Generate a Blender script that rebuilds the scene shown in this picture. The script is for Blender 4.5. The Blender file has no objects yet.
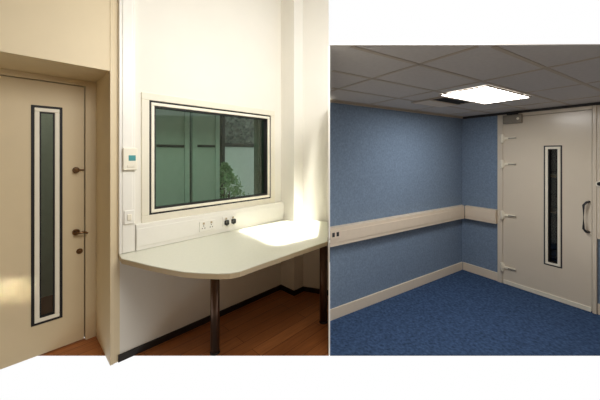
import bpy, bmesh, math, random
from mathutils import Vector, Matrix
random.seed(7)
S = bpy.context.scene
COL = S.collection
H = 1.5            # eye height
F = 285.0          # focal length in pixels of a 600 px wide picture
HOR = 155.0        # height of the horizon in the picture

# ------------------------------------------------------------------ helpers
class Frame:
    """a wall's own axes: t along the wall, n out of it into the room, z up"""
    def __init__(s, p, d, n):
        s.p = Vector((p[0], p[1], 0)); s.d = Vector((d[0], d[1], 0)).normalized(); s.n = Vector((n[0], n[1], 0)).normalized()
        s.M = Matrix((( s.d.x, s.n.x, 0), (s.d.y, s.n.y, 0), (0, 0, 1)))
    def at(s, t, n=0.0, z=0.0):
        v = s.p + s.d*t + s.n*n; return Vector((v.x, v.y, z))
    def t(s, x, n=0.0):
        k = (x-300)/F; b = s.p + s.n*n
        return (k*b.y - b.x)/(s.d.x - k*s.d.y)
    def z(s, x, y, n=0.0):
        Y = s.at(s.t(x, n), n).y
        return H - (y-HOR)*Y/F

def onz(x, y, z):
    Y = (H-z)*F/(y-HOR); return Vector(((x-300)/F*Y, Y, z))
def onray(x, Y, z=0):
    return Vector(((x-300)/F*Y, Y, z))

class MB:
    def __init__(s): s.bm = bmesh.new()
    def box(s, fr, t0, t1, n0, n1, z0, z1, bev=0.0, mat=0, seg=2):
        b = bmesh.new()
        vs = [b.verts.new(fr.at(t, n, z)) for z in (z0, z1) for n in (n0, n1) for t in (t0, t1)]
        for f in ((0,1,3,2),(4,6,7,5),(0,4,5,1),(2,3,7,6),(0,2,6,4),(1,5,7,3)):
            b.faces.new([vs[i] for i in f])
        bmesh.ops.recalc_face_normals(b, faces=b.faces)
        if bev: bmesh.ops.bevel(b, geom=b.edges[:], offset=bev, segments=seg, profile=.5, affect='EDGES')
        s._add(b, mat); return s
    def prism(s, pts, z0, z1, bev=0.0, mat=0):
        b = bmesh.new()
        lo = [b.verts.new((p[0], p[1], z0)) for p in pts]; hi = [b.verts.new((p[0], p[1], z1)) for p in pts]
        b.faces.new(lo); b.faces.new(hi)
        n = len(pts)
        for i in range(n): b.faces.new((lo[i], lo[(i+1) % n], hi[(i+1) % n], hi[i]))
        bmesh.ops.recalc_face_normals(b, faces=b.faces)
        if bev:
            es = [e for e in b.edges if abs(e.verts[0].co.z-e.verts[1].co.z) < 1e-6]
            bmesh.ops.bevel(b, geom=es, offset=bev, segments=2, profile=.5, affect='EDGES')
        s._add(b, mat); return s
    def cyl(s, p, q, r, r2=None, seg=20, bev=0.0, mat=0):
        p = Vector(p); q = Vector(q); b = bmesh.new()
        bmesh.ops.create_cone(b, cap_ends=True, segments=seg, radius1=r, radius2=r if r2 is None else r2, depth=(q-p).length)
        rot = (q-p).to_track_quat('Z', 'Y').to_matrix().to_4x4()
        bmesh.ops.transform(b, matrix=Matrix.Translation((p+q)/2) @ rot, verts=b.verts)
        if bev:
            es = [e for e in b.edges if any(len(f.verts) > 4 for f in e.link_faces)]
            bmesh.ops.bevel(b, geom=es, offset=bev, segments=2, profile=.5, affect='EDGES')
        for f in b.faces:
            if len(f.verts) <= 4: f.smooth = True
        s._add(b, mat); return s
    def tube(s, pts, r, seg=10):
        pts = [Vector(p) for p in pts]
        b = bmesh.new(); rings = []
        for i, p in enumerate(pts):
            d = (pts[min(i+1, len(pts)-1)] - pts[max(i-1, 0)]).normalized()
            q = d.to_track_quat('Z', 'Y')
            rings.append([b.verts.new(p + q @ Vector((r*math.cos(a), r*math.sin(a), 0))) for a in [2*math.pi*k/seg for k in range(seg)]])
        for a, c in zip(rings, rings[1:]):
            for k in range(seg):
                f = b.faces.new((a[k], a[(k+1) % seg], c[(k+1) % seg], c[k])); f.smooth = True
        b.faces.new(rings[0]); b.faces.new(rings[-1])
        bmesh.ops.recalc_face_normals(b, faces=b.faces)
        s._add(b, 0); return s
    def ring(s, fr, t0, t1, z0, z1, w, n0, n1, bev=0.0, mat=0):
        s.box(fr, t0, t1, n0, n1, z1-w, z1, bev, mat); s.box(fr, t0, t1, n0, n1, z0, z0+w, bev, mat)
        s.box(fr, t0, t0+w, n0, n1, z0+w, z1-w, bev, mat); s.box(fr, t1-w, t1, n0, n1, z0+w, z1-w, bev, mat)
        return s
    def _add(s, b, mat):
        for f in b.faces: f.material_index = mat
        m = bpy.data.meshes.new('part'); b.to_mesh(m); b.free(); s.bm.from_mesh(m); bpy.data.meshes.remove(m)
    def link(s, name, mats, parent=None, label=None, cat=None, group=None, kind=None):
        me = bpy.data.meshes.new(name)
        if parent is not None: org = world_loc(parent)
        else:
            xs = [v.co for v in s.bm.verts]
            lo = Vector([min(v[i] for v in xs) for i in range(3)]); hi = Vector([max(v[i] for v in xs) for i in range(3)])
            org = Vector(((lo.x+hi.x)/2, (lo.y+hi.y)/2, lo.z))
        bmesh.ops.translate(s.bm, verts=s.bm.verts, vec=-org)
        s.bm.to_mesh(me); s.bm.free()
        for m in (mats if isinstance(mats, (list, tuple)) else [mats]): me.materials.append(m)
        o = bpy.data.objects.new(name, me); COL.objects.link(o)
        if parent is not None: o.parent = parent
        else: o.location = org
        tag(o, label, cat, group, kind); return o
def world_loc(o):
    v = Vector(o.location)
    while o.parent: o = o.parent; v += o.location
    return v
def tag(o, label=None, cat=None, group=None, kind=None):
    for k, v in (('label', label), ('category', cat), ('group', group), ('kind', kind)):
        if v: o[k] = v
def thing(name, loc, label=None, cat=None, group=None, kind=None):
    o = bpy.data.objects.new(name, None); o.empty_display_size = .1; COL.objects.link(o); o.location = loc
    tag(o, label, cat, group, kind); return o

# ------------------------------------------------------------------ materials
def srgb(r, g, b):
    f = lambda c: ((c/255+.055)/1.055)**2.4 if c > 10 else c/255/12.92
    return (f(r), f(g), f(b), 1)
def mat(name, col, rough=.5, metal=0.0, noise=0.0, scale=20, bump=0.0, bscale=None, spec=.5):
    m = bpy.data.materials.new(name); m.use_nodes = True
    nt = m.node_tree; P = nt.nodes['Principled BSDF']
    P.inputs['Roughness'].default_value = rough; P.inputs['Metallic'].default_value = metal
    P.inputs['Specular IOR Level'].default_value = spec
    P.inputs['Base Color'].default_value = col
    tc = nt.nodes.new('ShaderNodeTexCoord')
    nz = nt.nodes.new('ShaderNodeTexNoise'); nz.inputs['Scale'].default_value = scale; nz.inputs['Detail'].default_value = 5
    nt.links.new(tc.outputs['Object'], nz.inputs['Vector'])
    if noise:
        cr = nt.nodes.new('ShaderNodeValToRGB')
        cr.color_ramp.elements[0].position = .3; cr.color_ramp.elements[1].position = .7
        cr.color_ramp.elements[0].color = tuple(c*(1-noise) for c in col[:3])+(1,)
        cr.color_ramp.elements[1].color = tuple(min(1, c*(1+noise)) for c in col[:3])+(1,)
        nt.links.new(nz.outputs['Fac'], cr.inputs['Fac']); nt.links.new(cr.outputs['Color'], P.inputs['Base Color'])
    if bump:
        n2 = nt.nodes.new('ShaderNodeTexNoise'); n2.inputs['Scale'].default_value = bscale or scale*3; n2.inputs['Detail'].default_value = 4
        nt.links.new(tc.outputs['Object'], n2.inputs['Vector'])
        b = nt.nodes.new('ShaderNodeBump'); b.inputs['Strength'].default_value = bump; b.inputs['Distance'].default_value = .01
        nt.links.new(n2.outputs['Fac'], b.inputs['Height']); nt.links.new(b.outputs['Normal'], P.inputs['Normal'])
    return m
def glass_mat(name, tint, gloss=.06):
    m = bpy.data.materials.new(name); m.use_nodes = True; nt = m.node_tree; nt.nodes.clear()
    out = nt.nodes.new('ShaderNodeOutputMaterial'); mx = nt.nodes.new('ShaderNodeMixShader')
    tr = nt.nodes.new('ShaderNodeBsdfTransparent'); gl = nt.nodes.new('ShaderNodeBsdfGlossy')
    fr = nt.nodes.new('ShaderNodeFresnel'); fr.inputs['IOR'].default_value = 1.45
    gl.inputs['Roughness'].default_value = .02; gl.inputs['Color'].default_value = (1, 1, 1, 1)
    tr.inputs['Color'].default_value = tint
    nt.links.new(fr.outputs['Fac'], mx.inputs['Fac']); nt.links.new(tr.outputs[0], mx.inputs[1]); nt.links.new(gl.outputs[0], mx.inputs[2])
    nt.links.new(mx.outputs[0], out.inputs['Surface']); return m
def emit_mat(name, col, strength):
    m = bpy.data.materials.new(name); m.use_nodes = True; P = m.node_tree.nodes['Principled BSDF']
    P.inputs['Base Color'].default_value = tuple(.6*c for c in col[:3])+(1,)
    P.inputs['Emission Color'].default_value = col; P.inputs['Emission Strength'].default_value = strength; return m
def plank_mat(name, fr):
    m = mat(name, srgb(150, 84, 40), rough=.42); nt = m.node_tree; P = nt.nodes['Principled BSDF']
    tc = nt.nodes.new('ShaderNodeTexCoord'); mp = nt.nodes.new('ShaderNodeMapping')
    mp.inputs['Rotation'].default_value = (0, 0, -math.atan2(fr.d.y, fr.d.x)); nt.links.new(tc.outputs['Object'], mp.inputs['Vector'])
    br = nt.nodes.new('ShaderNodeTexBrick'); br.inputs['Scale'].default_value = 1
    br.inputs['Brick Width'].default_value = 1.2; br.inputs['Row Height'].default_value = .11; br.inputs['Mortar Size'].default_value = .0025
    br.inputs['Color1'].default_value = srgb(*WOOD1); br.inputs['Color2'].default_value = srgb(*WOOD2); br.inputs['Mortar'].default_value = srgb(96, 54, 26)
    nt.links.new(mp.outputs[0], br.inputs['Vector'])
    m2 = nt.nodes.new('ShaderNodeMapping'); m2.inputs['Scale'].default_value = (3, 40, 1); nt.links.new(mp.outputs[0], m2.inputs['Vector'])
    nz = nt.nodes.new('ShaderNodeTexNoise'); nz.inputs['Scale'].default_value = 1.5; nz.inputs['Detail'].default_value = 6; nt.links.new(m2.outputs[0], nz.inputs['Vector'])
    mx = nt.nodes.new('ShaderNodeMix'); mx.data_type = 'RGBA'; mx.blend_type = 'OVERLAY'; mx.inputs['Factor'].default_value = .45
    nt.links.new(br.outputs['Color'], mx.inputs['A']); nt.links.new(nz.outputs['Fac'], mx.inputs['B']); nt.links.new(mx.outputs['Result'], P.inputs['Base Color'])
    return m

WOOD1 = (172, 108, 60); WOOD2 = (154, 92, 48)
M = {}
M['cream'] = mat('cream_paint', srgb(233, 229, 218), .6, noise=.015, scale=3)
M['reveal'] = mat('beige_paint', srgb(226, 209, 174), .55, noise=.02, scale=4)
M['door'] = mat('beige_door_paint', srgb(218, 200, 164), .55, noise=.02, scale=5)
M['white'] = mat('white_plastic', srgb(240, 237, 228), .35, noise=.01)
M['bead'] = mat('cream_bead', srgb(240, 234, 216), .4, noise=.01)
M['surround'] = mat('cream_surround', srgb(230, 224, 206), .5, noise=.01)
M['black'] = mat('black_gasket', srgb(16, 14, 13), .6, noise=.1)
M['table'] = mat('table_laminate', srgb(228, 228, 212), .3, noise=.02, scale=60)
M['edge'] = mat('table_edge', srgb(190, 172, 140), .4, noise=.03)
M['leg'] = mat('bronze_leg', srgb(92, 70, 56), .3, metal=.75, noise=.05)
M['rubber'] = mat('dark_rubber', srgb(30, 24, 20), .7, noise=.1)
M['bronze'] = mat('bronze_hardware', srgb(120, 90, 60), .3, metal=.8, noise=.05)
M['skirt'] = mat('dark_skirting', srgb(30, 22, 18), .55, noise=.1)
M['blue'] = mat('blue_acoustic_fabric', srgb(124, 143, 166), .95, noise=.16, scale=55, bump=.25, bscale=180, spec=.1)
M['carpet'] = mat('blue_carpet', srgb(64, 85, 118), 1, noise=.38, scale=45, bump=.6, bscale=200, spec=.05)
M['trunk'] = mat('beige_trunking', srgb(228, 214, 194), .4, noise=.02)
M['bdoor'] = mat('beige_steel_door', srgb(220, 209, 190), .22, noise=.015, scale=4)
M['tile'] = mat('ceiling_tile', srgb(202, 198, 194), .9, noise=.04, scale=40, bump=.1, bscale=150)
M['bar'] = mat('ceiling_bar', srgb(184, 172, 156), .5, noise=.02)
M['dark'] = mat('dark_grey', srgb(50, 50, 52), .6, noise=.1)
M['steel'] = mat('grey_steel', srgb(150, 142, 128), .35, metal=.5, noise=.05)
M['glass'] = glass_mat('green_glass', (.78, .84, .80, 1))
M['dglass'] = glass_mat('door_glass', (.86, .9, .88, 1))
M['panel'] = emit_mat('light_panel', (1, .98, .95, 1), 19)
M['display'] = emit_mat('teal_display', srgb(70, 150, 150), .35)

# ------------------------------------------------------------------ the plan
W = Frame((-.835, 2.56), (.7008, .7134), (.7134, -.7008))      # window wall of the left room
C = (2.132, 3.75)
A = Frame(C, (.8486, .529), (.529, -.8486))                     # left wall of the blue room
B = Frame(C, (.542, -.840), (-.840, -.542))                     # door wall of the blue room
RAY = 329.0
FRONT = 427.5/200                                               # where the built floor ends
WT = 3.4                                                        # left room wall height
CE = 2.0                                                        # ceiling of the blue room

def build_left():
    dn = -.478
    tB = W.t(110); tA = W.t(84, dn)
    tDL = tA - .95
    wl, wr = W.t(146), W.t(271.5)
    zb, zt = 1.015, 1.945
    tE = W.t(281)
    zl = 2.10
    # --- walls
    w = MB()
    r = MB()
    r.box(W, -5.4, tDL-.05, -.6, 0, 0, WT)
    r.box(W, tDL-.05, tB, -.6, 0, zl, WT)
    r.box(W, tB, tB+.06, -.6, 0, 0, WT)
    r.link('wall_recess', M['reveal'], kind='structure')
    w.box(W, tB+.06, tB+.16, -.6, 0, 0, WT)
    w.box(W, tB+.16, wl, -.1, 0, 0, WT)
    w.box(W, wl, wr, -.1, 0, 0, zb); w.box(W, wl, wr, -.1, 0, zt, WT)
    w.box(W, wr, tE+.3, -.1, 0, 0, WT)
    w.link('wall_left', M['cream'], kind='structure')
    # pilaster and end wall
    p0 = W.at(tE); p1 = W.at(tE, .2087)
    k = (303-300)/F
    s = (k*p1.y - p1.x)/(W.d.x - k*W.d.y); p2 = p1 + W.d*s
    e = onray(328.6, 3.06)
    back = onray(328.6, 3.25)
    MB().prism([p0, p1, p2, e, back, W.at(tE+.32)], 0, WT).link('wall_back', M['cream'], kind='structure')
    # skirting
    sk = MB()
    sk.box(W, W.t(118), tE-.005, 0, .012, 0, .05)
    off = .012
    q0 = W.at(tE-off); q1 = W.at(tE-off, .2087+off); q2 = p2 + W.n*off; q3 = e + Vector((-.004, -off-.004, 0))
    sk.prism([q0, q1, q2 + W.d*.0, q3, e + Vector((-.002, -.001, 0)), p2, p1, p0], 0, .05)
    sk.link('baseboard_left', M['skirt'], kind='structure')
    # door frame set in the recess
    f = MB()
    f.box(W, tA+.008, tB, dn-.06, dn+.012, 0, zl, .003)
    f.box(W, tDL-.05, tA+.008, dn-.06, dn+.012, 2.058, zl, .003)
    f.box(W, tDL-.05, tDL-.008, dn-.06, dn+.012, 0, 2.058, .003)
    f.link('trim_1', M['reveal'], kind='structure')
    # corner bead / architrave strip at the edge of the recess
    MB().box(W, tB, tB+.022, 0, .006, 0, WT-.02, .002).link('trim_2', M['reveal'], kind='structure')
    return dict(dn=dn, tB=tB, tA=tA, tDL=tDL, wl=wl, wr=wr, zb=zb, zt=zt, tE=tE, p1=p1, p2=p2, e=e)

L = build_left()

# floor of the left room
def floor_left():
    r0 = onray(RAY-.2, FRONT)
    pts = [(-2.6, FRONT), (r0.x, r0.y), tuple(L['e'][:2])]
    pts += [tuple(L['p2'][:2]), tuple(L['p1'][:2]), tuple(W.at(L['tE'])[:2])]
    q = W.at(0); ln = W.at((FRONT+.16-q.y)/W.d.y, -.02); pts.append((ln.x, ln.y))
    ln = W.at(L['tB']+.05, L['dn']-.02); pts.append((ln.x, ln.y))
    q = W.at(0, L['dn']-.05); tt = (FRONT-q.y)/W.d.y; q = W.at(tt, L['dn']-.05); pts[0] = (q.x, q.y)
    MB().prism(pts, -.006, 0).link('floor_wood', plank_mat('laminate_planks', W), kind='structure')
floor_left()

# ------------------------------------------------------------------ left door
def left_door():
    dn, tA, tDL = L['dn'], L['tA'], L['tDL']
    t0, t1 = tDL, tA
    d = thing('door_1', W.at((t0+t1)/2, dn, 0), kind='structure')
    g0, g1 = W.t(31, dn), W.t(62.5, dn)
    zt = (W.z(30, 105, dn)+W.z(60, 107, dn))/2; zb = (W.z(37, 326, dn)+W.z(63, 316, dn))/2
    lf = MB(); n0, n1 = dn-.044, dn
    lf.box(W, t0, g0, n0, n1, .012, 2.05); lf.box(W, g1, t1, n0, n1, .012, 2.05)
    lf.box(W, g0, g1, n0, n1, .012, zb); lf.box(W, g0, g1, n0, n1, zt, 2.05)
    lf.link('leaf', M['door'], d)
    MB().ring(W, g0, g1, zb, zt, .018, dn-.02, dn+.006, .002).link('gasket', M['black'], d)
    MB().ring(W, g0+.018, g1-.018, zb+.018, zt-.018, .028, dn-.02, dn+.012, .004).link('glazing_bead', M['bead'], d)
    MB().ring(W, g0+.046, g1-.046, zb+.046, zt-.046, .009, dn-.02, dn+.005).link('inner_gasket', M['black'], d)
    MB().box(W, g0+.04, g1-.04, dn-.02, dn-.014, zb+.04, zt-.04).link('glass_pane', M['dglass'], d)
    # thumb turn, lever and escutcheon
    tk = W.t(76, dn); zk = W.z(76, 170, dn)
    k = MB(); k.cyl(W.at(tk, dn, zk), W.at(tk, dn+.008, zk), .024, bev=.002); k.cyl(W.at(tk, dn+.008, zk), W.at(tk, dn+.045, zk), .010)
    k.cyl(W.at(tk, dn+.03, zk), W.at(tk, dn+.05, zk), .02, .016, bev=.003)
    k.box(W, tk, tk+.05, dn+.012, dn+.022, zk-.006, zk+.006, .002)
    k.link('thumb_turn', M['bronze'], d)
    tl = W.t(76, dn); zl = W.z(76, 232, dn)
    h = MB(); h.cyl(W.at(tl, dn, zl), W.at(tl, dn+.008, zl), .025, bev=.002); h.cyl(W.at(tl, dn+.008, zl), W.at(tl, dn+.055, zl), .010)
    h.tube([W.at(tl-.005, dn+.05, zl), W.at(tl+.02, dn+.055, zl), W.at(tl+.05, dn+.055, zl), W.at(tl+.066, dn+.05, zl-.012)], .009)
    h.link('lever_handle', M['bronze'], d)
    te = W.t(79.5, dn); ze = W.z(79.5, 251, dn)
    e = MB(); e.cyl(W.at(te, dn, ze), W.at(te, dn+.008, ze), .022, bev=.002); e.cyl(W.at(te, dn+.008, ze), W.at(te, dn+.02, ze), .01, bev=.002)
    e.link('escutcheon', M['bronze'], d)
    # passage behind the glazed slot
    c = MB(); c.box(W, t0-.3, t1+.12, -1.7, -1.65, 0, 2.4)
    c.box(W, t1+.10, t1+.14, -1.65, -.62, 0, 2.4); c.box(W, t0-.3, t0-.26, -1.65, -.62, 0, 2.4)
    c.link('wall_passage', mat('sage_paint', srgb(196, 204, 194), .7, noise=.05), kind='structure')
    MB().box(W, t0-.3, t1+.14, -1.7, -.54, -.006, 0).link('floor_passage', mat('passage_floor', srgb(110, 66, 38), .4, noise=.1), kind='structure')
left_door()

# ------------------------------------------------------------------ observation window
def window():
    wl, wr, zb, zt = L['wl'], L['wr'], L['zb'], L['zt']
    w = thing('window_1', W.at((wl+wr)/2, 0, zb), kind='structure')
    MB().ring(W, wl-.035, wr+.035, zb-.035, zt+.035, .055, -.05, .016, .004).link('window_surround', M['surround'], w)
    MB().ring(W, wl+.018, wr-.018, zb+.018, zt-.018, .016, -.05, .008, .002).link('outer_gasket', M['black'], w)
    MB().ring(W, wl+.034, wr-.034, zb+.034, zt-.034, .024, -.05, .014, .005).link('window_frame', M['bead'], w)
    MB().ring(W, wl+.058, wr-.058, zb+.058, zt-.058, .012, -.05, .002).link('inner_gasket', M['black'], w)  # black also stands in for the frame shadow along the bottom
    MB().box(W, wl+.055, wr-.055, -.045, -.037, zb+.055, zt-.055).link('glass_pane', M['glass'], w)
window()

def reflection_courtyard():  # made-up courtyard imitating the reflection in the window glass
    n1 = -1.15
    X = lambda px, n: W.t(px, n)
    zz = lambda px, py, n: W.z(px, py, n)
    # dark wall added behind everything to keep white sky out of the glass
    MB().box(W, L['tB']+.3, 2.6, -1.75, -1.65, 0, 3.2).link('wall_reflection_back', mat('dark_green_render', srgb(84, 104, 94), .8, noise=.15, scale=6), kind='structure')
    MB().box(W, L['tB']+.45, 2.6, -1.65, -.12, -.006, 0).link('floor_reflection_back', mat('courtyard_slabs', srgb(70, 78, 72), .9, noise=.15, scale=8), kind='structure')
    # pale screen imitating the reflection in the right half
    a, b = X(224, n1), X(257, n1); zt = zz(240, 145, n1)
    sc = thing('reflection_screen', W.at((a+b)/2, n1, 0), 'pale green screen imitating the reflection in right half of the window', 'screen')
    pale = mat('pale_screen', srgb(214, 230, 220), .7, noise=.04)
    dk = mat('dark_timber', srgb(34, 44, 40), .6, noise=.1)
    MB().box(W, a, b+.25, n1-.02, n1+.02, .06, zt-.03).link('board_panel', pale, sc)
    MB().box(W, a-.03, b+.28, n1-.03, n1+.03, zt-.03, zt+.02, .005).link('top_rail', dk, sc)
    MB().box(W, a-.05, a, n1-.03, n1+.03, 0, zt+.5, .005).link('post', dk, sc)
    # reflected hedge above it, built behind the glass
    n2 = -1.42
    h0, h1 = X(216, n2), X(268, n2); hz = zz(240, 112, n2)
    hd = thing('reflection_hedge', W.at((h0+h1)/2, n2, 0), 'grey green leafy hedge behind the pale screen, imitating a reflection', 'hedge')
    bm = MB(); rn = random.Random(3)
    def leaf(m, p, s, r):
        b = bmesh.new(); u = Vector((r.uniform(-1, 1), r.uniform(-1, 1), r.uniform(-.4, 1))).normalized(); v = u.orthogonal().normalized()
        v.rotate(Matrix.Rotation(r.uniform(0, 6.28), 3, u)); w_ = u.cross(v)
        vs = [b.verts.new(p + q) for q in (-v*s, w_*s*.38 + u*s*.08, v*s, -w_*s*.38 + u*s*.08)]
        b.faces.new((vs[0], vs[1], vs[2])); b.faces.new((vs[0], vs[2], vs[3])); m._add(b, 0)
    base = bmesh.new()
    MB.box(bm, W, h0, h1+.2, n2-.12, n2-.02, 0, hz-.05)
    for i in range(900):
        leaf(bm, W.at(rn.uniform(h0, h1+.2), n2+rn.uniform(-.05, .05), rn.uniform(zt-.1, hz)), rn.uniform(.02, .035), rn)
    bm.link('foliage', mat('hedge_leaves', srgb(128, 138, 132), .7, noise=.6, scale=14), hd)
    base.free()
    # reflected bush, built in front of the screen
    n3 = -.93
    bt = X(227, n3); bz = zz(229, 196, n3)
    bu = thing('reflection_bush', W.at(bt, n3, 0), 'bright green leafy bush before the pale screen, imitating a reflection', 'bush')
    st = MB()
    for i in range(7):
        a_ = rn.uniform(-.16, .16)
        st.tube([W.at(bt+a_*.2, n3, 0), W.at(bt+a_*.6, n3+rn.uniform(-.03, .03), .4), W.at(bt+a_, n3+rn.uniform(-.05, .05), bz+rn.uniform(-.1, .1))], .008, 6)
    st.link('stem', mat('bush_stem', srgb(70, 60, 40), .8, noise=.2), bu)
    fo = MB(); ztop = zz(226, 163, n3)
    for i in range(1000):
        q = rn.random(); zc = bz-.3 + (ztop-bz+.3)*q; rad = .46*max(0, 1-q)**.8*(.8+.4*rn.random())+.02
        an = rn.uniform(0, 6.28)
        leaf(fo, W.at(bt+rad*math.cos(an)*rn.random()**.5 - .03*q, n3+rad*.3*math.sin(an), zc), rn.uniform(.022, .04), rn)
    fo.link('foliage', mat('bush_leaves', srgb(130, 168, 116), .6, noise=.3, scale=10), bu)
    # two sage shutters imitating the reflection in the left half
    n4 = -.7
    sage = mat('sage_shutter', srgb(160, 180, 166), .7, noise=.05)
    for px0, px1, lab in ((150, 189, 'sage green shutter imitating the reflection at left edge of the window'), (192, 219, 'sage green shutter imitating the reflection just left of the dark post')):
        a, b = X(px0, n4), X(px1, n4); zm = zz((px0+px1)/2, 146, n4)
        s = thing('reflection_shutter', W.at((a+b)/2, n4, 0), lab, 'shutter', 'sage shutters imitating the window reflection')
        MB().ring(W, a, b, 0, 2.5, .055, n4-.02, n4+.02, .004).link('shutter_frame', mat('shutter_frame', srgb(158, 180, 166), .6, noise=.05), s)
        MB().box(W, a+.055, b-.055, n4-.012, n4+.004, 0.055, zm-.014).link('lower_panel', sage, s)
        MB().box(W, a+.055, b-.055, n4-.012, n4+.004, zm+.014, 2.445).link('upper_panel', sage, s)
        MB().box(W, a+.055, b-.055, n4-.02, n4+.016, zm-.014, zm+.014, .004).link('middle_rail', dk, s)
    # dark drape imitating the reflection at the right edge, behind the glass
    n5 = -.3
    a, b = X(254.5, n5), X(272, n5)
    pts = []; k = 24
    for i in range(k+1):
        t = a+(b-a)*i/k; pts.append(W.at(t, n5+.018*math.sin(i*1.7)))
    pts += [W.at(a+(b-a)*i/k, n5-.012+.018*math.sin(i*1.7)) for i in range(k, -1, -1)]
    MB().prism(pts, .75, 2.15).link('reflection_drape', mat('green_drape', srgb(60, 96, 78), .8, noise=.08), label='dark green drape imitating the reflection at right edge of the window', cat='curtain')
    MB().cyl(W.at(a-.06, n5, 2.165), W.at(b+.1, n5, 2.165), .014).link('drape_rail', M['black'], label='slim black rail added to carry the dark green drape', cat='curtain rail')
reflection_courtyard()

# ------------------------------------------------------------------ trunking, sockets, thermostat
def trunking():
    zt0 = .788
    tv0, tv1 = W.t(119, .03), W.t(135, .03)
    v = thing('vertical_trunking', W.at((tv0+tv1)/2, 0, zt0), 'tall white cable trunking rising from table beside the door recess', 'trunking')
    MB().box(W, tv0, tv1, 0, .035, zt0, WT-.05, .003).link('back_box', M['white'], v)
    MB().box(W, tv0+.02, tv1-.02, .035, .041, zt0+.003, WT-.06, .002).link('lid', M['white'], v)
    th0 = tv1+.002; th1 = L['tE']-.004
    h = thing('bench_trunking', W.at((th0+th1)/2, 0, zt0), 'long white cable trunking along the wall at back of the table', 'trunking')
    zt = .982
    MB().box(W, th0, th1, 0, .05, zt0, zt, .004).link('back_box', M['white'], h)
    MB().box(W, th0+.002, th1-.003, .05, .056, zt0+.03, zt-.03, .002).link('lid', M['white'], h)
    # controller with teal display
    nn = .041; tc = W.t(129.5, nn); z0, z1 = W.z(129, 170, nn), W.z(129, 148, nn)
    t = thing('wall_controller', W.at(tc, nn, z0), 'small white controller with a teal display on the vertical trunking', 'thermostat')
    MB().box(W, tc-.046, tc+.046, nn, nn+.025, z0, z1, .005).link('casing', M['bead'], t)
    zd = W.z(130, 158, nn); MB().box(W, tc-.012, tc+.034, nn+.024, nn+.027, zd-.02, zd+.02, .002).link('display', M['display'], t)
    MB().box(W, tc-.022, tc+.026, nn+.024, nn+.028, z0+.018, z0+.036, .003).link('button', M['surround'], t)
    ts = W.t(129, nn); zs = W.z(129, 217, nn)
    s = thing('light_switch', W.at(ts, nn, zs-.043), 'small white switch low on the vertical trunking', 'switch')
    MB().box(W, ts-.034, ts+.034, nn, nn+.012, zs-.05, zs+.05, .004).link('plate', M['white'], s)
    MB().box(W, ts-.014, ts+.014, nn+.012, nn+.019, zs-.022, zs+.022, .003).link('rocker', M['bead'], s)
    # two double outlets
    nn = .056
    for px, py, lab, plug in ((207, 225.5, 'white double power socket with empty outlets on bench trunking', False), (229, 220.5, 'white power socket with two black plugs on bench trunking', True)):
        tc = W.t(px, nn); zc = W.z(px, py, nn)
        o = thing('power_socket', W.at(tc, nn, zc-.043), lab, 'socket', 'sockets on the bench trunking')
        MB().box(W, tc-.073, tc+.073, nn, nn+.010, zc-.044, zc+.044, .003).link('plate', M['white'], o)
        for s_ in (-1, 1):
            MB().box(W, tc+s_*.036-.008, tc+s_*.036+.008, nn+.010, nn+.016, zc+.016, zc+.034, .002).link('rocker', M['edge'], o)
            if not plug:
                e = MB()
                for dx, dz in ((0, .004), (-.011, -.016), (.011, -.016)):
                    e.box(W, tc+s_*.036+dx-.004, tc+s_*.036+dx+.004, nn+.009, nn+.0105, zc+dz-.004, zc+dz+.004)
                e.link('pin_slot', M['dark'], o)
            else:
                p = thing('power_plug', W.at(tc+s_*.036, nn+.010, zc-.03), 'black plug in the %s outlet of bench socket' % ('left' if s_ < 0 else 'right'), 'plug', 'black plugs')
                MB().box(W, tc+s_*.036-.02, tc+s_*.036+.02, nn+.0105, nn+.036, zc-.03, zc+.012, .006).link('body', M['black'], p)
                MB().cyl(W.at(tc+s_*.036, nn+.025, zc-.036), W.at(tc+s_*.036, nn+.025, zc-.026), .006).link('cord_grip', M['black'], p)
trunking()

# ------------------------------------------------------------------ table
def table():
    z = .785
    g = .004
    pts = [W.at(W.t(118.5), g)]
    for x, y in ((121.5, 258.5), (150, 265.5), (170, 269.5), (184, 271.8), (200, 273), (218, 273.6), (230, 273.2), (240, 271.4), (252, 267.0), (327.6, 241.2)):
        pts.append(onz(x, y, z))
    tE = L['tE']
    pr = onray(328.2, 3.06-.01)
    pts += [pr + Vector((0, 0, 0)), L['p2'] + W.n*g, W.at(tE-g, .2087+g), W.at(tE-g, g)]
    c = sum((Vector((p[0], p[1], 0)) for p in pts), Vector())/len(pts)
    t = thing('wall_bench', (c.x, c.y, 0), 'long white table with clipped corner fixed below the observation window', 'table')
    MB().prism(pts, z-.005, z+.001, .002).link('worktop', M['table'], t)
    MB().prism(pts, z-.036, z-.005, .002).link('edge_band', M['edge'], t)
    for X_, Y_ in ((onray(215, 2.165).x, 2.165), (onray(323.4, 2.56).x, 2.56)):
        l = MB().cyl((X_, Y_, .012), (X_, Y_, z-.042), .034).link('leg', M['leg'], t)
        MB().cyl((X_, Y_, 0.0005), (X_, Y_, .014), .038, .036).link('foot', M['rubber'], l)
        MB().cyl((X_, Y_, z-.044), (X_, Y_, z-.036), .06, bev=.002).link('top_plate', M['leg'], l)
table()

# ------------------------------------------------------------------ partition between the two rooms
def partition():
    u = Vector((29/F, 1, 0)).normalized(); s = Vector((u.y, -u.x, 0))
    a = onray(RAY, FRONT); b = onray(RAY, 3.2)
    d = onray(RAY, 1.3)  # forward strip, added to stop lamp light leaking onto the blue room ceiling
    MB().prism([a-s*.004, a+s*.004, b+s*.004, b-s*.004], 0, CE-.006).prism([d-s*.003, d+s*.003, a+s*.004, a-s*.004], .62, CE-.006).link('wall_partition', M['cream'], kind='structure')
partition()

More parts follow.
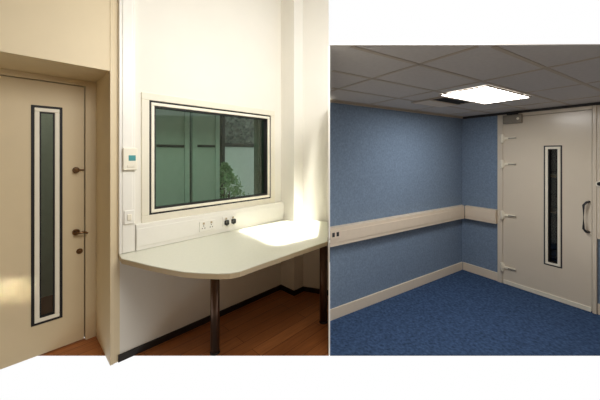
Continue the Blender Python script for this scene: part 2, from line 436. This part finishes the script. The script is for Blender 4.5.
# ------------------------------------------------------------------ blue room
def blue_room():
    c = Vector((C[0], C[1], 0))
    rA = lambda n, x=330.0: A.at(A.t(x, n), n)
    tL = A.t(330.0); tB1 = 5.9
    # walls
    MB().prism([rA(0), rA(-.1), A.at(.12, -.1), c], 0, CE).link('wall_front', M['blue'], kind='structure')
    d0, d1 = B.t(504), B.t(592.5)
    f0, f1 = B.t(498.5), B.t(597.5)
    wb = MB(); wb.box(B, 0, f0, -.1, 0, 0, CE); wb.box(B, f1, tB1, -.1, 0, 0, CE)
    wb.link('wall_right', M['blue'], kind='structure')
    # floor + ceiling
    r0 = onray(330, FRONT); r1 = rA(0)
    t_ = (3.75-FRONT)/.8403; e = B.at(t_*1.0)
    MB().prism([r0, B.at((C[1]-FRONT)/-B.d.y), c, r1], -.006, 0).link('floor_carpet', M['carpet'], kind='structure')
    YC = (CE-H)*F/(HOR-45)
    cpts = [onray(330, YC), B.at((C[1]-YC)/-B.d.y), c + A.d*.0, r1]
    ce = MB(); ce.prism(cpts, CE, CE+.004)
    # grid bars: clipped to the ceiling polygon
    def clip(p, q):
        t0, t1 = 0.0, 1.0; cen = sum((Vector((v[0], v[1], 0)) for v in cpts), Vector())/len(cpts)
        for i in range(len(cpts)):
            a = Vector((cpts[i][0], cpts[i][1], 0)); b = Vector((cpts[(i+1) % len(cpts)][0], cpts[(i+1) % len(cpts)][1], 0))
            n = Vector((-(b-a).y, (b-a).x, 0)).normalized()
            if (cen-a).dot(n) < 0: n = -n
            a = a + n*.016
            dp, dq = (p-a).dot(n), (q-a).dot(n)
            if dp < 0 and dq < 0: return None
            if dp < 0: t0 = max(t0, dp/(dp-dq))
            elif dq < 0: t1 = min(t1, dp/(dp-dq))
        return (p.lerp(q, t0), p.lerp(q, t1)) if t1 > t0 else None
    def bar(p, q):
        r = clip(p, q)
        if not r: return
        p, q = r; d = (q-p).normalized(); s = Vector((d.y, -d.x, 0))*.011
        ce.prism([p-s, p+s, q+s, q-s], CE-.003, CE+.001, mat=1)
    X0 = onz(546, 68, CE)                               # one crossing of the grid
    a0 = (X0-c).dot(A.d); n0 = (X0-c).dot(A.n)
    SA, SN = .68, .345
    for k in range(-7, 4): p = A.at(a0+k*SA, -1); q = A.at(a0+k*SA, 6); bar(p, q)
    for k in range(-8, 8):
        p = A.at(-5, n0+k*SN); q = A.at(5, n0+k*SN); bar(p, q)
    ce.link('ceiling', [M['tile'], M['bar']], kind='structure')
    # light panel
    def cell(px):
        us = [onz(x, y, CE) for x, y in px]
        aa = [(u-c).dot(A.d) for u in us]; nn = [(u-c).dot(A.n) for u in us]
        return aa, nn
    aa, nn = cell(((443, 94), (486, 84), (528, 95), (486, 104)))
    pa0, pa1 = (aa[0]+aa[3]*0+aa[1]*0), (aa[2]); pn0, pn1 = (nn[0]*0+(nn[3]+nn[2]*0)), nn[1]
    pa0 = (aa[0]+aa[1])/2; pa1 = (aa[2]+aa[3])/2; pn0 = (nn[0]+nn[3])/2; pn1 = (nn[1]+nn[2])/2
    print('PANEL', pa0, pa1, pn0, pn1, 'grid', a0, n0, aa, nn)
    lp = thing('ceiling_light', A.at((pa0+pa1)/2, (pn0+pn1)/2, CE-.012), 'square glowing light panel set in the grey tiled ceiling', 'ceiling light')
    MB().ring3(A, pa0, pa1, pn0, pn1, .012, CE-.012, CE-.003).link('frame', M['bar'], lp)
    MB().box(A, pa0+.012, pa1-.012, pn0+.012, pn1-.012, CE-.009, CE-.004).link('diffuser', M['panel'], lp)
    # ceiling grille beside it
    va0, va1 = pa0+.10, pa0+.56; vn1 = pn0-.004; vn0 = vn1-.33
    vm = vn1-.15
    vt = thing('ceiling_vent', A.at((va0+va1)/2, (vn0+vn1)/2, CE-.03), 'dark air grille with beige deflector between the ceiling light and blue wall', 'vent')
    MB().ring3(A, va0, va1, vn0, vn1, .014, CE-.014, CE-.003).link('frame', M['bar'], vt)
    MB().box(A, va0+.014, va1-.014, vm, vn1-.014, CE-.007, CE-.003).link('backing', M['black'], vt)  # black sheet painting in the shade of the open recess
    df = MB().box(A, va0+.014, va1-.014, vn0+.014, vm, CE-.016, CE-.003, .003)
    df.link('deflector', M['trunk'], vt)
    for k in range(3):
        n_ = vm+.03+k*.04
        MB().box(A, va0+.014, va1-.014, n_-.003, n_+.003, CE-.013, CE-.007).link('slat', M['dark'], vt)
    # perimeter trims
    MB().prism([rA(.002), A.at(-.002, .002), A.at(-.02, .02), rA(.02)], CE-.022, CE-.004).link('trim_3', M['bar'], kind='structure')
    MB().box(B, .024, tB1, .001, .02, CE-.03, CE-.004).link('trim_shadow_gap', M['dark'], kind='structure')  # dark strip painted in for the shadow gap below the ceiling
    # skirting
    MB().prism([rA(.001), A.at(-.001, .001), A.at(-.016, .016), rA(.016)], 0, .10, .003).link('baseboard_front', M['trunk'], kind='structure')
    bb = MB(); bb.box(B, .02, f0-.002, .001, .016, 0, .10, .003); bb.box(B, f1+.002, tB1, .001, .016, 0, .10, .003)
    bb.link('baseboard_right', M['trunk'], kind='structure')
    # dado trunking
    z0, z1 = .685, .85
    da = thing('dado_trunking', A.at(tL/2, 0, z0), 'long beige dado trunking along the left blue wall', 'trunking')
    MB().prism([rA(.001), A.at(-.001, .001), A.at(-.065, .065), rA(.065)], z0, z1, .004).link('back_box', M['trunk'], da)
    MB().prism([rA(.065), A.at(-.067, .065), A.at(-.072, .071), rA(.071)], z0+.035, z1-.035, .002).link('lid', M['trunk'], da)
    db = thing('dado_trunking', B.at(f0/2, 0, z0), 'short beige dado trunking between the corner and door', 'trunking')
    MB().box(B, .07, f0-.004, .001, .065, z0, z1, .004).link('back_box', M['trunk'], db)
    MB().box(B, .076, f0-.006, .065, .071, z0+.035, z1-.035, .002).link('lid', M['trunk'], db)
    # socket
    nn_ = .071; tc = A.t(334.5, nn_); zc = A.z(334.5, 234.5, nn_)
    so = thing('power_socket', A.at(tc, nn_, zc-.04), 'beige double socket with dark outlets on the blue room dado', 'socket')
    MB().box(A, tc-.05, tc+.06, nn_, nn_+.01, zc-.042, zc+.042, .003).link('plate', M['trunk'], so)
    for s_ in (-1, 1):
        MB().box(A, tc+.005+s_*.024-.014, tc+.005+s_*.024+.014, nn_+.008, nn_+.0125, zc-.018, zc+.02, .002).link('outlet', M['dark'], so)
    # ------------------------------------------------ door
    zt = 1.93; zbm = .015
    fr = MB()
    fr.box(B, f0, d0-.003, -.1, .03, 0, CE-.03, .004); fr.box(B, d1+.003, f1, -.1, .03, 0, CE-.03, .004)
    fr.box(B, d0-.003, d1+.003, -.1, .03, zt+.004, CE-.03, .004)
    fr.link('trim_5', M['bdoor'], kind='structure')
    D = thing('door_2', B.at((d0+d1)/2, 0, 0), kind='structure')
    g0, g1 = B.t(543.6, .028), B.t(562, .028)
    gz1 = (B.z(544, 146, .028)+B.z(562, 145, .028))/2; gz0 = (B.z(544, 264, .028)+B.z(562, 269, .028))/2
    lf = MB(); a, b = -.05, .022
    lf.box(B, d0, g0, a, b, zbm, zt); lf.box(B, g1, d1, a, b, zbm, zt); lf.box(B, g0, g1, a, b, zbm, gz0); lf.box(B, g0, g1, a, b, gz1, zt)
    lf.link('leaf', M['bdoor'], D)
    MB().ring(B, g0, g1, gz0, gz1, .012, -.02, .026, .002).link('gasket', M['dark'], D)
    MB().ring(B, g0+.012, g1-.012, gz0+.012, gz1-.012, .024, -.02, .03, .004).link('glazing_bead', M['bead'], D)
    MB().ring(B, g0+.036, g1-.036, gz0+.036, gz1-.036, .008, -.02, .028).link('inner_gasket', M['black'], D)
    MB().box(B, g0+.03, g1-.03, -.012, -.004, gz0+.03, gz1-.03).link('glass_pane', M['dglass'], D)
    MB().box(B, d0+.004, d1-.004, .022, .03, .004, .05, .002).link('threshold_seal', M['bead'], D)
    # hinges with lift arms
    th = B.t(502, .04)
    for py in (138.5, 164, 215, 267):
        z = B.z(503, py, .04)
        hg = MB(); hg.cyl(B.at(th, .042, z-.05), B.at(th, .042, z+.05), .016, bev=.004)
        hg.box(B, th-.02, th+.02, .022, .042, z-.035, z+.035, .004)
        hg.link('hinge', M['bead'], D)
        ar = MB(); ar.box(B, th+.01, th+.13, .022, .034, z-.014, z+.014, .004)
        ar.link('strap', M['bead'], D)
        MB().box(B, th+.06, th+.14, .034, .039, z-.006, z+.006, .002).link('strap_pin', M['steel'], D)
    # closer
    c0, c1 = B.t(503.5, .05), B.t(522, .05); cz0, cz1 = B.z(512, 123.5, .05), B.z(512, 115, .05)
    MB().box(B, c0, c1, .022, .075, cz0, cz1, .006).link('closer_body', M['steel'], D)
    cl = MB(); cl.box(B, c0+.03, c1-.04, .03, .05, cz1, cz1+.03, .004)
    cl.tube([B.at(c0+.05, .05, cz1+.012), B.at((c0+c1)/2, .09, cz1+.016), B.at(c1-.04, .06, cz1+.02)], .008, 8)
    cl.link('closer_arm', M['dark'], D)
    MB().cyl(B.at(c1-.03, .074, (cz0+cz1)/2), B.at(c1-.03, .08, (cz0+cz1)/2), .014, bev=.002).link('closer_cap', M['bead'], D)
    # pull handle and lock
    tp = B.t(583.5, .07); z1_, z0_ = B.z(583.5, 203, .07), B.z(583.5, 231, .07)
    MB().tube([B.at(tp+.03, .022, z1_+.012), B.at(tp+.018, .055, z1_+.008), B.at(tp, .07, z1_-.02), B.at(tp, .07, z0_+.02), B.at(tp+.018, .055, z0_-.008), B.at(tp+.03, .022, z0_-.012)], .0095, 12).link('pull_handle', M['dark'], D)
    tk = B.t(599.5, .05); zk = B.z(599.5, 184, .05)
    # side panel beside the door
    MB().box(B, f1+.001, B.t(640), .001, .03, B.z(598, 239, .03), CE-.032, .004).link('trim_6', M['bdoor'], kind='structure')
    k = thing('lock_turn', B.at(tk, .03, zk-.03), 'small dark lock turn on the beige panel right of the door', 'lock')
    MB().cyl(B.at(tk, .03, zk), B.at(tk, .038, zk), .03, bev=.002).link('rose', M['bead'], k)
    MB().cyl(B.at(tk, .038, zk), B.at(tk, .07, zk), .018, .014, bev=.003).link('knob', M['black'], k)
    # lobby behind the glazed slot
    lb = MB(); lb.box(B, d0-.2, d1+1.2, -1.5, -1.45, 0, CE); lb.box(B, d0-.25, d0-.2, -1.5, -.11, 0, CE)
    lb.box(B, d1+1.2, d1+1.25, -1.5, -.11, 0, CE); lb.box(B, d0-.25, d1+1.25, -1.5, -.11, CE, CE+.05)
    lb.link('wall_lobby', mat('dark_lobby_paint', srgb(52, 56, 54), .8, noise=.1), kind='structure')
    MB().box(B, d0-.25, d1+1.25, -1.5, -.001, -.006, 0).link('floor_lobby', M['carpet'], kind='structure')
    sh = thing('lobby_shelf', B.at((d0+d1)/2, -1.2, 0), 'pale wooden shelf unit glimpsed through the slot window of blue room door', 'shelf')
    sx0, sx1 = d0-.1, d1+.7
    wood = mat('pale_shelf_wood', srgb(170, 140, 100), .5, noise=.08)
    for s_ in (sx0, sx1): MB().box(B, s_-.012, s_+.012, -1.43, -1.1, 0, 1.6, .002).link('side_panel', wood, sh)
    for z in (.12, .72, 1.2): MB().box(B, sx0+.012, sx1-.012, -1.42, -1.1, z, z+.03, .002).link('shelf_board', wood, sh)

def ring3(s, fr, t0, t1, n0, n1, w, z0, z1):
    s.box(fr, t0, t1, n0, n0+w, z0, z1); s.box(fr, t0, t1, n1-w, n1, z0, z1)
    s.box(fr, t0, t0+w, n0+w, n1-w, z0, z1); s.box(fr, t1-w, t1, n0+w, n1-w, z0, z1); return s
MB.ring3 = ring3
blue_room()

# ------------------------------------------------------------------ unseen wall behind the viewer, added and deepened to block sky light
MB().prism([(-4.75, -1.35), (5.4, -1.35), (5.4, -1.25), (-4.75, -1.25)], -3, WT).link('wall_rear', mat('rear_wall_paint', srgb(150, 126, 100), .7, noise=.03), kind='structure')
q0, q1 = W.at(-5.3), W.at(L['tE']-.02)
r1, r2 = onray(328.6, 3.0), onray(328.6, .2)
MB().prism([q0, q1, r1, r2, (r2.x, -1.25), (-4.7, -1.25)], WT, WT+.02).link('ceiling_plaster', M['cream'], kind='structure')  # unseen ceiling put in to cut the sky light from above
# ------------------------------------------------------------------ light
wd = bpy.data.worlds.new('daylight'); S.world = wd; wd.use_nodes = True
wn = wd.node_tree; tc = wn.nodes.new('ShaderNodeTexCoord'); sx = wn.nodes.new('ShaderNodeSeparateXYZ'); cr = wn.nodes.new('ShaderNodeValToRGB'); mr = wn.nodes.new('ShaderNodeMapRange')
mr.inputs['From Min'].default_value = -1; mr.inputs['From Max'].default_value = 1
wn.links.new(tc.outputs['Generated'], sx.inputs[0]); wn.links.new(sx.outputs['Z'], mr.inputs['Value']); wn.links.new(mr.outputs[0], cr.inputs['Fac'])
cr.color_ramp.elements[0].position = .12; cr.color_ramp.elements[0].color = (.10, .09, .08, 1)      # dark ground far below
cr.color_ramp.elements[1].position = .155; cr.color_ramp.elements[1].color = (1, 1, 1, 1)            # white overcast sky
wn.links.new(cr.outputs['Color'], wn.nodes['Background'].inputs['Color'])
wd.node_tree.nodes['Background'].inputs['Strength'].default_value = 1.0
def area(name, loc, target, sx, sy, power, col, spread=180, roll=0):
    l = bpy.data.lights.new(name, 'AREA'); l.shape = 'RECTANGLE'; l.size = sx; l.size_y = sy; l.energy = power; l.color = col; l.spread = math.radians(spread)
    o = bpy.data.objects.new(name, l); COL.objects.link(o); o.location = loc
    d = Vector(target)-Vector(loc); o.rotation_euler = (d.to_track_quat('-Z', 'Y') @ Matrix.Rotation(roll, 3, 'Z').to_quaternion()).to_euler(); return o
# added narrow lamp overhead, casting the sun patch on table end and end wall
tz = Vector(onz(306, 232, .785))
tz = Vector((-.06, 2.74, .785))
area('added_table_beam', tz + Vector((.2, -.25, 2.2)), tz, .78, .56, 17, (1, .97, .9), 5)
area('added_door_beam', (.7, -.9, 1.95), onz(14, 291, .62) * 0 + W.at(W.t(12, L['dn']), L['dn'], W.z(12, 291, L['dn'])), .2, .08, .1, (1, .93, .8), 2)  # lamp added behind the viewer to cast a small sun patch on the door

area('assumed_window_lamp', (.4, .9, 2.6), (-.5, 2.9, 1.3), 1.2, .9, 30, (1, .98, .94), 140)  # unseen area lamp added for an assumed window to the right

# ------------------------------------------------------------------ camera
cd = bpy.data.cameras.new('camera'); cam = bpy.data.objects.new('camera', cd); COL.objects.link(cam)
cam.location = (0, 0, H); cam.rotation_euler = (math.pi/2, 0, 0)
cd.sensor_width = 36; cd.sensor_fit = 'HORIZONTAL'; cd.lens = 36*F/600; cd.shift_y = -(200-HOR)/600
cd.clip_start = .05
S.camera = cam
S.view_settings.view_transform = 'Standard'; S.view_settings.look = 'None'; S.view_settings.gamma = 1
S.view_settings.use_curve_mapping = False; S.view_settings.exposure = 0
